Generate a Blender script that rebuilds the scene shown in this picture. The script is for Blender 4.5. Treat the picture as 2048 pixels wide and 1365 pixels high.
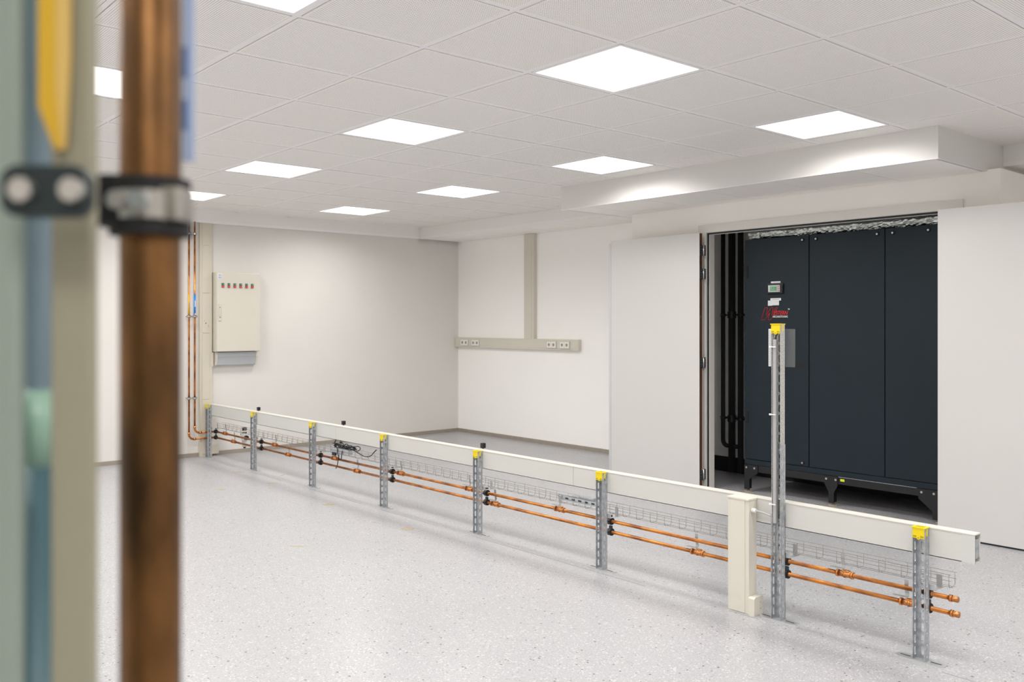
import bpy, bmesh, math, random
from mathutils import Vector, Matrix
for o in list(bpy.data.objects): bpy.data.objects.remove(o)
S = bpy.context.scene
COL = S.collection
PI = math.pi

# ------------------------------------------------------------------ camera, world, exposure
YAW = -0.71127
CAM_Z = 1.4
cd = bpy.data.cameras.new('camera'); cam = bpy.data.objects.new('camera', cd); COL.objects.link(cam)
cam.location = (0, 0, CAM_Z); cam.rotation_euler = (PI / 2, 0, YAW)
cd.sensor_width = 36; cd.lens = 1792.5 / 2048 * 36; cd.shift_y = -(682.5 - 647.8) / 2048
cd.clip_start = 0.02
cd.dof.use_dof = True; cd.dof.focus_distance = 5.0; cd.dof.aperture_fstop = 6.3
S.camera = cam
W = bpy.data.worlds.new('world'); S.world = W; W.use_nodes = True
W.node_tree.nodes['Background'].inputs[0].default_value = (0.75, 0.85, 1, 1)
W.node_tree.nodes['Background'].inputs[1].default_value = 0.3
vs = S.view_settings
vs.view_transform = 'Standard'; vs.look = 'None'; vs.gamma = 1; vs.use_curve_mapping = False
vs.exposure = 0.0
S.cycles.max_bounces = 12; S.cycles.diffuse_bounces = 8
PANEL_STRENGTH = 2.2        # what the diffuser itself gives off
PANEL_POWER = 14.9          # downward light of each panel (W)

# ------------------------------------------------------------------ materials
def lin(r, g, b):
    f = lambda v: (v / 255 / 12.92) if v <= 10 else ((v / 255 + 0.055) / 1.055) ** 2.4
    return (f(r), f(g), f(b), 1)
def newmat(name):
    m = bpy.data.materials.new(name); m.use_nodes = True
    return m, m.node_tree.nodes, m.node_tree.links, m.node_tree.nodes['Principled BSDF']
def mat(name, col, rough=0.5, metal=0.0, var=0.0, scale=8.0, bump=0.0, bscale=60.0, col2=None, stretch=None, spec=0.5):
    m, N, L, B = newmat(name)
    B.inputs['Roughness'].default_value = rough; B.inputs['Metallic'].default_value = metal
    B.inputs['Specular IOR Level'].default_value = spec
    tc = N.new('ShaderNodeTexCoord'); src = tc.outputs['Object']
    if stretch:
        mp = N.new('ShaderNodeMapping'); mp.inputs['Scale'].default_value = stretch
        L.new(src, mp.inputs['Vector']); src = mp.outputs['Vector']
    nz = N.new('ShaderNodeTexNoise'); nz.inputs['Scale'].default_value = scale; nz.inputs['Detail'].default_value = 4
    L.new(src, nz.inputs['Vector'])
    mx = N.new('ShaderNodeMix'); mx.data_type = 'RGBA'
    rp = N.new('ShaderNodeValToRGB'); rp.color_ramp.elements[0].position = 0.35; rp.color_ramp.elements[1].position = 0.65
    L.new(nz.outputs['Fac'], rp.inputs['Fac']); L.new(rp.outputs['Color'], mx.inputs['Factor'])
    c2 = col2 or tuple(v * (1 - var) for v in col[:3]) + (1,)
    mx.inputs[6].default_value = col; mx.inputs[7].default_value = c2
    L.new(mx.outputs[2], B.inputs['Base Color'])
    if bump > 0:
        n2 = N.new('ShaderNodeTexNoise'); n2.inputs['Scale'].default_value = bscale; n2.inputs['Detail'].default_value = 3
        L.new(src, n2.inputs['Vector'])
        bp = N.new('ShaderNodeBump'); bp.inputs['Strength'].default_value = bump; bp.inputs['Distance'].default_value = 0.002
        L.new(n2.outputs['Fac'], bp.inputs['Height']); L.new(bp.outputs['Normal'], B.inputs['Normal'])
    return m
M = {}
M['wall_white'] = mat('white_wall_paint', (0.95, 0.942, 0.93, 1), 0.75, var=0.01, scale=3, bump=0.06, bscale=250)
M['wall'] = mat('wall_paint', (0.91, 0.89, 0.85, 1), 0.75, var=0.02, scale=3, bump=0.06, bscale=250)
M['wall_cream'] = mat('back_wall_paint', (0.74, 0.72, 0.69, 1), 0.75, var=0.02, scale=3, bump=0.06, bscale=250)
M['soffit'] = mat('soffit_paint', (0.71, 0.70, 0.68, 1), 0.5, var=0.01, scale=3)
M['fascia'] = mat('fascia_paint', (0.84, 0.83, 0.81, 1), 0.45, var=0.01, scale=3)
M['bar'] = mat('grid_bar_paint', (0.87, 0.855, 0.86, 1), 0.5, var=0.01)
M['plain_tile'] = mat('plain_tile', (0.92, 0.89, 0.86, 1), 0.7, var=0.02)
M['frame_paint'] = mat('frame_paint', (0.74, 0.72, 0.68, 1), 0.4, var=0.01)
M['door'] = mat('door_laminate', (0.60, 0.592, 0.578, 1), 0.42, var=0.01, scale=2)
M['wood'] = mat('door_core_wood', lin(98, 58, 30), 0.6, col2=lin(72, 38, 16), scale=20, stretch=(1, 1, .1))
M['edge_strip'] = mat('edge_strip_grey', lin(196, 198, 200), 0.4, var=0.02)
M['galv'] = mat('galvanised_steel', (0.56, 0.585, 0.61, 1), 0.40, 0.75, col2=(0.38, 0.405, 0.435, 1), scale=45, bump=0.04)
M['galv_spangle'] = mat('spangled_galvanised_steel', (0.66, 0.66, 0.64, 1), 0.4, 0.6, col2=(0.40, 0.41, 0.39, 1), scale=160)
M['wire'] = mat('zinc_wire', (0.42, 0.40, 0.37, 1), 0.4, 0.8, var=0.2)
M['plate'] = mat('brushed_zinc_plate', (0.62, 0.63, 0.64, 1), 0.3, 0.6, var=0.08, scale=30)
M['zinc'] = mat('zinc_bolt', (0.62, 0.68, 0.72, 1), 0.3, 0.9, var=0.1)
M['copper'] = mat('copper', (0.70, 0.27, 0.065, 1), 0.32, 0.92, col2=(0.27, 0.11, 0.05, 1), scale=9, stretch=(2, 1, 2), bump=0.02)
M['copper_fit'] = mat('copper_fitting', (0.74, 0.31, 0.10, 1), 0.33, 0.92, col2=(0.40, 0.165, 0.06, 1), scale=40)
M['yellow'] = mat('yellow_plastic', (0.80, 0.62, 0.0, 1), 0.38, var=0.03)
M['yellow_dark'] = mat('yellow_recess', (0.42, 0.30, 0.0, 1), 0.6)
M['cream'] = mat('cream_pvc', (0.655, 0.625, 0.545, 1), 0.38, var=0.015)
M['cream_dk'] = mat('cream_pvc_aged', (0.62, 0.58, 0.485, 1), 0.42, var=0.02)
M['trunk'] = mat('trunk_pvc', (0.585, 0.58, 0.553, 1), 0.36, var=0.012, scale=2)
M['trunk_lid'] = mat('trunk_lid_pvc', (0.64, 0.62, 0.565, 1), 0.36, var=0.012, scale=2)
M['trunk_pale'] = mat('trunk_pvc_pale', (0.57, 0.58, 0.56, 1), 0.36, var=0.012, scale=2)
M['black'] = mat('black_plastic', (0.012, 0.012, 0.014, 1), 0.5, var=0.2)
M['rubber'] = mat('black_rubber', (0.008, 0.008, 0.009, 1), 0.75)
M['insul'] = mat('black_foam_insulation', (0.012, 0.012, 0.013, 1), 0.8)
M['dark_metal'] = mat('dark_grey_steel', (0.055, 0.062, 0.07, 1), 0.45, 0.4)
M['seal'] = mat('dark_seal', (0.012, 0.016, 0.022, 1), 0.6)
M['ac'] = mat('anthracite_powder_coat', (0.0075, 0.0165, 0.0245, 1), 0.45, var=0.10, scale=2.0, bump=0.10, bscale=600, spec=0.3)
M['ac_gap'] = mat('dark_gap', (0.004, 0.004, 0.005, 1), 0.8)
M['ac_leg'] = mat('black_powder_coat', (0.006, 0.006, 0.008, 1), 0.45)
M['lcd'] = mat('green_lcd', (0.20, 0.42, 0.27, 1), 0.25, var=0.05)
M['lcd_ink'] = mat('lcd_ink', (0.03, 0.09, 0.05, 1), 0.5)
M['paper'] = mat('white_label', (0.72, 0.73, 0.74, 1), 0.5, var=0.03)
M['ink'] = mat('grey_ink', (0.25, 0.26, 0.28, 1), 0.6)
M['blue_ink'] = mat('blue_ink', (0.10, 0.22, 0.45, 1), 0.6)
M['logo_red'] = mat('logo_red', (0.65, 0.012, 0.015, 1), 0.45)
M['logo_white'] = mat('logo_white', (0.82, 0.82, 0.82, 1), 0.45)
M['green_btn'] = mat('green_button', (0.0, 0.17, 0.10, 1), 0.35)
M['red_btn'] = mat('red_button', (0.62, 0.07, 0.06, 1), 0.35)
M['grey_cover'] = mat('grey_cover', (0.50, 0.52, 0.55, 1), 0.4, var=0.02)
M['grey_pvc'] = mat('grey_pvc', (0.40, 0.40, 0.405, 1), 0.45, var=0.04)
M['base'] = mat('vinyl_baseboard', lin(158, 149, 138), 0.6, var=0.08, scale=12)
M['blue_label'] = mat('blue_label', (0.01, 0.22, 0.68, 1), 0.4, var=0.05)
M['amber_label'] = mat('amber_label', (0.72, 0.38, 0.02, 1), 0.4, var=0.05)
M['residue'] = mat('adhesive_residue', (0.42, 0.37, 0.26, 1), 0.6, col2=(0.40, 0.31, 0.18, 1), scale=60)
M['seam'] = mat('floor_weld_seam', (0.20, 0.20, 0.21, 1), 0.6)
M['cable'] = mat('dark_cable', (0.018, 0.022, 0.028, 1), 0.45)
M['white_plastic'] = mat('white_plastic', (0.82, 0.82, 0.80, 1), 0.35)
M['steel_lever'] = mat('lever_steel', (0.50, 0.52, 0.53, 1), 0.4, 0.6, var=0.1)
M['bright_green'] = mat('yellow_green_sticker', (0.62, 0.75, 0.02, 1), 0.5)
M['chrome'] = mat('nickel', (0.55, 0.53, 0.50, 1), 0.28, 0.95)

def floor_mat():
    m, N, L, B = newmat('speckled_vinyl')
    tc = N.new('ShaderNodeTexCoord')
    base = (0.665, 0.66, 0.685, 1)
    nz = N.new('ShaderNodeTexNoise'); nz.noise_dimensions = '2D'; nz.inputs['Scale'].default_value = 110; nz.inputs['Detail'].default_value = 4
    L.new(tc.outputs['Object'], nz.inputs['Vector'])
    rp = N.new('ShaderNodeValToRGB')
    rp.color_ramp.elements[0].position = 0.3; rp.color_ramp.elements[0].color = (0.335, 0.335, 0.350, 1)
    rp.color_ramp.elements[1].position = 0.7; rp.color_ramp.elements[1].color = (0.415, 0.415, 0.432, 1)
    L.new(nz.outputs['Fac'], rp.inputs['Fac'])
    cur = rp.outputs['Color']
    def specks(scale, thr, rad, col, cur):
        v = N.new('ShaderNodeTexVoronoi'); v.voronoi_dimensions = '2D'; v.inputs['Scale'].default_value = scale
        L.new(tc.outputs['Object'], v.inputs['Vector'])
        sp = N.new('ShaderNodeSeparateColor'); L.new(v.outputs['Color'], sp.inputs['Color'])
        a = N.new('ShaderNodeMath'); a.operation = 'LESS_THAN'; a.inputs[1].default_value = thr
        L.new(sp.outputs[0], a.inputs[0])
        rr = N.new('ShaderNodeMath'); rr.operation = 'MULTIPLY'; rr.inputs[1].default_value = rad
        L.new(sp.outputs[1], rr.inputs[0])
        d = N.new('ShaderNodeMath'); d.operation = 'LESS_THAN'
        L.new(v.outputs['Distance'], d.inputs[0]); L.new(rr.outputs[0], d.inputs[1])
        x = N.new('ShaderNodeMath'); x.operation = 'MULTIPLY'
        L.new(a.outputs[0], x.inputs[0]); L.new(d.outputs[0], x.inputs[1])
        mx = N.new('ShaderNodeMix'); mx.data_type = 'RGBA'
        L.new(x.outputs[0], mx.inputs['Factor']); L.new(cur, mx.inputs[6]); mx.inputs[7].default_value = col
        return mx.outputs[2]
    cur = specks(95, 0.28, 0.50, (0.52, 0.52, 0.53, 1), cur)
    cur = specks(130, 0.25, 0.45, (0.27, 0.267, 0.28, 1), cur)
    cur = specks(60, 0.06, 0.34, (0.12, 0.105, 0.105, 1), cur)
    n2 = N.new('ShaderNodeTexNoise'); n2.inputs['Scale'].default_value = 1.1; n2.inputs['Detail'].default_value = 3
    L.new(tc.outputs['Object'], n2.inputs['Vector'])
    r2 = N.new('ShaderNodeMapRange'); r2.inputs[3].default_value = 0.22; r2.inputs[4].default_value = 0.42
    L.new(n2.outputs['Fac'], r2.inputs[0]); L.new(r2.outputs[0], B.inputs['Roughness'])
    L.new(cur, B.inputs['Base Color'])
    B.inputs['Specular IOR Level'].default_value = 0.45
    bp = N.new('ShaderNodeBump'); bp.inputs['Strength'].default_value = 0.05; bp.inputs['Distance'].default_value = 0.002
    L.new(nz.outputs['Fac'], bp.inputs['Height']); L.new(bp.outputs['Normal'], B.inputs['Normal'])
    return m
M['floor'] = floor_mat()

def perforated(name, col, hole, pitch=0.0118, rad=0.30, border=0.280):
    m, N, L, B = newmat(name)
    tc = N.new('ShaderNodeTexCoord'); sp = N.new('ShaderNodeSeparateXYZ'); L.new(tc.outputs['Object'], sp.inputs[0])
    def mth(op, a, b=None):
        n = N.new('ShaderNodeMath'); n.operation = op
        for i, v in enumerate((a, b)):
            if v is None: continue
            if isinstance(v, (int, float)): n.inputs[i].default_value = v
            else: L.new(v, n.inputs[i])
        return n.outputs[0]
    def cell(o):
        return mth('SUBTRACT', mth('FRACT', mth('ADD', mth('DIVIDE', o, pitch), 100.5)), 0.5)
    cx, cy = cell(sp.outputs[0]), cell(sp.outputs[1])
    d = mth('SQRT', mth('ADD', mth('MULTIPLY', cx, cx), mth('MULTIPLY', cy, cy)))
    inside = mth('MULTIPLY', mth('LESS_THAN', mth('ABSOLUTE', sp.outputs[0]), border), mth('LESS_THAN', mth('ABSOLUTE', sp.outputs[1]), border))
    fac = mth('MULTIPLY', mth('LESS_THAN', d, rad), inside)
    mx = N.new('ShaderNodeMix'); mx.data_type = 'RGBA'; L.new(fac, mx.inputs['Factor'])
    mx.inputs[6].default_value = col; mx.inputs[7].default_value = hole
    L.new(mx.outputs[2], B.inputs['Base Color']); B.inputs['Roughness'].default_value = 0.6
    return m
M['tile'] = perforated('perforated_ceiling_tile', (0.95, 0.925, 0.895, 1), (0.36, 0.345, 0.33, 1), pitch=.0100, rad=.27)

def emis(name, col, s):
    m, N, L, B = newmat(name)
    B.inputs['Base Color'].default_value = (0.9, 0.9, 0.9, 1)
    B.inputs['Emission Color'].default_value = col; B.inputs['Emission Strength'].default_value = s
    return m
M['led'] = emis('led_diffuser', (1.0, 0.965, 0.92, 1), PANEL_STRENGTH)

def foil_mat():
    m, N, L, B = newmat('aluminium_foil')
    B.inputs['Metallic'].default_value = 1; B.inputs['Roughness'].default_value = 0.22
    B.inputs['Base Color'].default_value = (0.80, 0.84, 0.82, 1)
    tc = N.new('ShaderNodeTexCoord'); mp = N.new('ShaderNodeMapping'); mp.inputs['Scale'].default_value = (1, .5, 1)
    v = N.new('ShaderNodeTexNoise'); v.inputs['Scale'].default_value = 34; v.inputs['Detail'].default_value = 6; v.inputs['Distortion'].default_value = 1.2
    L.new(tc.outputs['Object'], mp.inputs[0]); L.new(mp.outputs[0], v.inputs['Vector'])
    bp = N.new('ShaderNodeBump'); bp.inputs['Strength'].default_value = 0.9; bp.inputs['Distance'].default_value = 0.02
    L.new(v.outputs['Fac'], bp.inputs['Height']); L.new(bp.outputs['Normal'], B.inputs['Normal'])
    return m
M['foil'] = foil_mat()
def clear_mat():
    m, N, L, B = newmat('clear_plastic')
    B.inputs['Transmission Weight'].default_value = 0.0
    B.inputs['Base Color'].default_value = (0.75, 0.78, 0.78, 1); B.inputs['Roughness'].default_value = 0.12
    B.inputs['Alpha'].default_value = 0.07
    return m
M['clear'] = clear_mat()

# ------------------------------------------------------------------ mesh helpers
def wloc(o):
    v = Vector((0, 0, 0))
    while o is not None: v += o.location; o = o.parent
    return v
class MB:
    def __init__(self): self.v = []; self.f = []; self.sm = []
    def add(self, vs_, fs, smooth=False):
        b = len(self.v); self.v += [tuple(p) for p in vs_]
        for f in fs: self.f.append(tuple(i + b for i in f)); self.sm.append(smooth)
        return self
    def box(self, x0, x1, y0, y1, z0, z1):
        x0, x1 = min(x0, x1), max(x0, x1); y0, y1 = min(y0, y1), max(y0, y1); z0, z1 = min(z0, z1), max(z0, z1)
        p = [(x, y, z) for x in (x0, x1) for y in (y0, y1) for z in (z0, z1)]
        return self.add(p, [(0, 1, 3, 2), (4, 6, 7, 5), (0, 4, 5, 1), (2, 3, 7, 6), (0, 2, 6, 4), (1, 5, 7, 3)])
    def bbox(self, x0, x1, y0, y1, z0, z1, b=0.004):      # bevelled box
        bm = bmesh.new(); bmesh.ops.create_cube(bm, size=1)
        for v in bm.verts:
            v.co = ((x0 + x1) / 2 + v.co.x * abs(x1 - x0), (y0 + y1) / 2 + v.co.y * abs(y1 - y0), (z0 + z1) / 2 + v.co.z * abs(z1 - z0))
        b = min(b, abs(x1 - x0) * .45, abs(y1 - y0) * .45, abs(z1 - z0) * .45)
        bmesh.ops.bevel(bm, geom=bm.edges[:], offset=b, segments=2, profile=0.6, affect='EDGES')
        bm.verts.index_update()
        self.add([v.co[:] for v in bm.verts], [[v.index for v in f.verts] for f in bm.faces]); bm.free(); return self
    def prism(self, poly, axis, a0, a1, smooth=False):     # poly 2D; axis 'x': (y,z), 'y': (x,z), 'z': (x,y)
        def P(p, a): return {'x': (a, p[0], p[1]), 'y': (p[0], a, p[1]), 'z': (p[0], p[1], a)}[axis]
        n = len(poly); vv = [P(p, a0) for p in poly] + [P(p, a1) for p in poly]
        ff = [tuple(range(n))[::-1], tuple(range(n, 2 * n))] + [(i, (i + 1) % n, n + (i + 1) % n, n + i) for i in range(n)]
        return self.add(vv, ff)
    def cyl(self, c, r, axis, a0, a1, n=16, r1=None):
        r1 = r if r1 is None else r1
        def P(t, a, rr):
            u, w = rr * math.cos(t), rr * math.sin(t)
            return {'x': (a, c[0] + u, c[1] + w), 'y': (c[0] + u, a, c[1] + w), 'z': (c[0] + u, c[1] + w, a)}[axis]
        ts = [2 * PI * i / n for i in range(n)]
        vv = [P(t, a0, r) for t in ts] + [P(t, a1, r1) for t in ts]
        b = len(self.v)
        self.add(vv, [(i, (i + 1) % n, n + (i + 1) % n, n + i) for i in range(n)], True)
        self.f.append(tuple(b + i for i in range(n))[::-1]); self.sm.append(False)
        self.f.append(tuple(b + n + i for i in range(n))); self.sm.append(False)
        return self
    def ring(self, c, r0, r1, axis, a0, a1, n=20):         # hollow cylinder
        def P(t, a, rr):
            u, w = rr * math.cos(t), rr * math.sin(t)
            return {'x': (a, c[0] + u, c[1] + w), 'y': (c[0] + u, a, c[1] + w), 'z': (c[0] + u, c[1] + w, a)}[axis]
        ts = [2 * PI * i / n for i in range(n)]
        vv = [P(t, a0, r0) for t in ts] + [P(t, a0, r1) for t in ts] + [P(t, a1, r1) for t in ts] + [P(t, a1, r0) for t in ts]
        ff = []
        for k in range(4):
            for i in range(n):
                j = (i + 1) % n; k2 = (k + 1) % 4
                ff.append((k * n + i, k * n + j, k2 * n + j, k2 * n + i))
        return self.add(vv, ff)
    def tube(self, pts, r, n=8, cap=True):
        pts = [Vector(p) for p in pts]
        up = None; rings = []
        for i, p in enumerate(pts):
            t = (pts[min(i + 1, len(pts) - 1)] - pts[max(i - 1, 0)]).normalized()
            if up is None:
                up = t.orthogonal().normalized()
            else:
                up = (up - t * up.dot(t)); up = up.normalized() if up.length > 1e-6 else t.orthogonal().normalized()
            s = t.cross(up)
            rings.append([p + (up * math.cos(2 * PI * k / n) + s * math.sin(2 * PI * k / n)) * r for k in range(n)])
        vv = [q[:] for R_ in rings for q in R_]; b = len(self.v); ff = []
        for i in range(len(pts) - 1):
            for k in range(n): ff.append((i * n + k, i * n + (k + 1) % n, (i + 1) * n + (k + 1) % n, (i + 1) * n + k))
        self.add(vv, ff, True)
        if cap:
            self.f.append(tuple(b + k for k in range(n))[::-1]); self.sm.append(False)
            e = b + (len(pts) - 1) * n
            self.f.append(tuple(e + k for k in range(n))); self.sm.append(False)
        return self
    def sphere(self, c, r, sx=1, sy=1, sz=1, n=12):
        vv = []; ff = []
        for i in range(n // 2 + 1):
            a = PI * i / (n // 2)
            for k in range(n):
                t = 2 * PI * k / n
                vv.append((c[0] + r * sx * math.sin(a) * math.cos(t), c[1] + r * sy * math.sin(a) * math.sin(t), c[2] + r * sz * math.cos(a)))
        for i in range(n // 2):
            for k in range(n): ff.append((i * n + k, i * n + (k + 1) % n, (i + 1) * n + (k + 1) % n, (i + 1) * n + k))
        return self.add(vv, ff, True)
    def build(self, name, m, parent=None, loc=None):
        off = wloc(parent) if parent is not None else Vector(loc or (0, 0, 0))
        me = bpy.data.meshes.new(name)
        me.from_pydata([(Vector(p) - off)[:] for p in self.v], [], self.f)
        me.polygons.foreach_set('use_smooth', self.sm)
        bm = bmesh.new(); bm.from_mesh(me); bmesh.ops.recalc_face_normals(bm, faces=bm.faces[:]); bm.to_mesh(me); bm.free()
        me.materials.append(M[m] if isinstance(m, str) else m)
        o = bpy.data.objects.new(name, me); COL.objects.link(o)
        if parent is not None: o.parent = parent
        else: o.location = off
        return o
def tag(o, label=None, cat=None, group=None, kind=None):
    if label: o['label'] = label
    if cat: o['category'] = cat
    if group: o['group'] = group
    if kind: o['kind'] = kind
    return o
def thing(name, loc, label, cat, group=None):
    o = bpy.data.objects.new(name, None); COL.objects.link(o); o.location = loc; o.empty_display_size = .1
    return tag(o, label, cat, group)
def copy_tree(o, parent=None, loc=None):
    c = o.copy(); COL.objects.link(c); c.parent = parent
    if loc is not None: c.location = loc
    for ch in list(o.children): copy_tree(ch, c)
    return c
def arcpts(c, r, a0, a1, n, f):
    return [f(c[0] + r * math.cos(a0 + (a1 - a0) * i / n), c[1] + r * math.sin(a0 + (a1 - a0) * i / n)) for i in range(n + 1)]
def smooth_path(pts, k=6):
    P = [Vector(p) for p in pts]; out = []
    for i in range(len(P) - 1):
        p0, p1, p2, p3 = P[max(i - 1, 0)], P[i], P[i + 1], P[min(i + 2, len(P) - 1)]
        for j in range(k):
            t = j / k
            out.append(0.5 * ((2 * p1) + (-p0 + p2) * t + (2 * p0 - 5 * p1 + 4 * p2 - p3) * t * t + (-p0 + 3 * p1 - 3 * p2 + p3) * t ** 3))
    out.append(P[-1]); return out

# ------------------------------------------------------------------ room dimensions
XR, YB, ZC = 7.09, 9.30, 2.60          # right (socket) wall, back (cabinet) wall, ceiling
XL, YF = -1.96, -4.6
FX, FY, FZ = 6.44, 9.22, 2.462         # fascia planes and lower ceiling height
SX0, SY0, SY1, SZ = 5.46, 2.41, 5.67, 2.398   # soffit box
CX, CY0, CY1 = 6.18, 2.33, 5.49        # closet front wall, right and left ends
OY0, OY1, OZ = 2.62, 4.652, 2.165      # closet doorway

floor = tag(MB().box(XL - .1, XR + .1, YF - .1, YB + .1, -0.12, 0).build('floor', 'floor'), kind='structure')
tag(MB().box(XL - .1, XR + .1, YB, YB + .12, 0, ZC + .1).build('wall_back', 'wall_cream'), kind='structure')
tag(MB().box(XR, XR + .12, YF - .1, YB, 0, ZC + .1).build('wall_right', 'wall_white'), kind='structure')
tag(MB().box(XL - .12, XL, YF, YB, 0, ZC + .1).build('wall_left', 'wall'), kind='structure')
tag(MB().box(XL, XR, YF - .12, YF, 0, ZC + .1).build('wall_front', 'wall'), kind='structure')
# closet box
cw = MB()
cw.box(CX, CX + .1, OY1, CY1, 0, SZ).box(CX, CX + .1, CY0, OY0, 0, SZ).box(CX, CX + .1, OY0, OY1, OZ, SZ)
cw.box(CX + .1, XR, CY1 - .1, CY1, 0, SZ).box(CX + .1, XR, CY0, CY0 + .1, 0, SZ)
tag(cw.build('wall_closet', 'wall'), kind='structure')
# baseboards
tag(MB().box(XL, XR, YB - .012, YB, 0, .042).build('baseboard_back', 'base'), kind='structure')
tag(MB().box(XR - .012, XR, CY1, YB - .012, 0, .042).build('baseboard_right', 'base'), kind='structure')
tag(MB().box(XR - .014, XR, CY0 + .1, CY1 - .1, 0, .14).box(CX + .1, XR - .014, CY1 - .112, CY1 - .1, 0, .14).build('baseboard_closet', 'insul'), kind='structure')
# fascias (lowered strips along the two far walls)
fb = MB().box(XL, FX, FY, YB, FZ, ZC + .06).build('trim_1', 'fascia'); tag(fb, kind='structure')
MB().box(XL, FX, FY - .004, FY, FZ - .004, FZ + .022).build('edge_profile', 'bar', fb)
fr = MB().box(FX, FX + .02, YF, FY, FZ, ZC + .06).build('trim_2', 'fascia'); tag(fr, kind='structure')
MB().box(FX - .004, FX, YF, FY, FZ - .004, FZ + .022).build('edge_profile', 'bar', fr)
MB().box(FX - .002, FX + .026, YF, FY, FZ - .006, FZ - .001).build('edge_lip', 'bar', fr)
for (ya, yb) in ((FY + .02, CY1), (SY0, YF)):
    y = ya
    while y > yb + .03:
        MB().box(FX + .03, XR - .004, max(y - .597, yb), y - .003, FZ - .002, FZ + .012).build('ceiling_tile', 'plain_tile', fr)
        y -= .6
MB().box(FX + .02, XR, YF, YB, FZ + .012, FZ + .02).build('tile_backing', 'ac_gap', fr)
# soffit over the closet
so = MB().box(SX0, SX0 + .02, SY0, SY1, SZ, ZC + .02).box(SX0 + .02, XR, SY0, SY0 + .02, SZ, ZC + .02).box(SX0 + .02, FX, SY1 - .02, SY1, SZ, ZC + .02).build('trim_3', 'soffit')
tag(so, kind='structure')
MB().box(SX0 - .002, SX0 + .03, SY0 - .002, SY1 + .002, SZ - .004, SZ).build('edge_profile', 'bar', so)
MB().box(SX0 + .03, XR, SY0 + .02, SY1 - .02, SZ + .012, SZ + .02).build('tile_backing', 'ac_gap', so)
y = SY1 - .30
ys = [SY1 - .03]
while y > SY0 + .1: ys.append(y); y -= .6
ys.append(SY0 + .03)
for a, b in zip(ys[:-1], ys[1:]):
    for xa, xb in ((SX0 + .03, SX0 + .56), (SX0 + .56, CX if b > CY0 else XR)):
        MB().box(xa + .003, xb - .003, b + .003, a - .003, SZ - .001, SZ + .008).build('ceiling_tile', 'plain_tile', so)
MB().box(CX, FX + .03, CY1, SY1 - .02, SZ - .001, SZ + .012).build('ceiling_tile', 'plain_tile', so)
MB().box(CX, XR, CY0, CY1, SZ, SZ + .01).build('closet_ceiling', 'wall', so)

# ------------------------------------------------------------------ ceiling grid, tiles and light panels
ceil = tag(MB().box(XL, XR, YF, YB, ZC + .07, ZC + .12).build('ceiling', 'dark_metal'), kind='structure')
GX, GY, T = 3.44, 3.185, 0.6
LIGHTS = {}
for i in (-7, -4, -1, 2):
    for j in (-10, -7, -4, -1, 2, 5, 8):
        LIGHTS[(i, j)] = 1
fwd = (-math.sin(YAW), math.cos(YAW)); rgt = (math.cos(YAW), math.sin(YAW))
def seen(x, y, m=0.66):      # roughly inside the photographed wedge of the room
    d = x * fwd[0] + y * fwd[1]
    return d > 2.6 and abs(x * rgt[0] + y * rgt[1]) < d * m
tile_me = MB().prism([(-.2845, -.2845), (.2845, -.2845), (.2845, .2845), (-.2845, .2845)], 'z', -.004, .012)
tproto = None; rest = MB(); rnd = random.Random(4)
i0, i1, j0, j1 = -9, 4, -13, 9
for i in range(i0, i1 + 1):
    for j in range(j0, j1 + 1):
        x, y = GX + T * (i + .5), GY + T * (j + .5)
        if (i, j) in LIGHTS: continue
        if SX0 < x - .3 and SY0 < y - .3 and y + .3 < SY1: continue
        if seen(x, y):
            if tproto is None:
                tproto = tile_me.build('ceiling_tile', 'tile', ceil); o = tproto
            else:
                o = tproto.copy(); COL.objects.link(o)
            o.location = (x, y, ZC - rnd.uniform(0, .002)); o.rotation_euler = (rnd.uniform(-.003, .003), rnd.uniform(-.003, .003), 0)
        else:
            rest.box(x - .286, x + .286, y - .286, y + .286, ZC - .004, ZC + .012)
tag(rest.build('ceiling_tiles', 'plain_tile', ceil), kind='stuff')
for j in range(j0, j1 + 1):        # strips between the last grid line and the fascia / left over cells
    pass
for i in range(i0, i1 + 2):
    x = GX + T * i
    MB().box(x - .012, x + .012, YF, FY, ZC - .003, ZC - .0015).box(x - .001, x + .001, YF, FY, ZC - .0015, ZC + .03).build('grid_bar', 'bar', ceil)
for j in range(j0, j1 + 2):
    y = GY + T * j
    MB().box(XL, FX, y - .012, y + .012, ZC - .0025, ZC - .001).box(XL, FX, y - .001, y + .001, ZC - .001, ZC + .03).build('grid_bar', 'bar', ceil)
MB().box(XL, FX, GY + T * 10 + .012, FY, ZC - .003, ZC + .012).build('edge_tile', 'plain_tile', ceil)
LAB = {(-1, -1): 'large bright square ceiling light nearest the camera in the middle of the photo',
       (2, -1): 'square ceiling light above the soffit at the right',
       (-1, 2): 'square ceiling light in the second row, left of centre',
       (2, 2): 'square ceiling light just in front of the left end of the soffit',
       (-1, 5): 'square ceiling light in the third row on the left',
       (2, 5): 'square ceiling light between the soffit end and the farthest centre light',
       (-1, 8): 'small square ceiling light partly hidden by the black clamp on the foreground copper pipe',
       (2, 8): 'smallest and farthest square ceiling light near the back corner',
       (-4, -1): 'square ceiling light cut off by the top edge of the photo',
       (-4, 2): 'square ceiling light mostly hidden behind the blurred foreground copper pipe'}
lp = None
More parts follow.
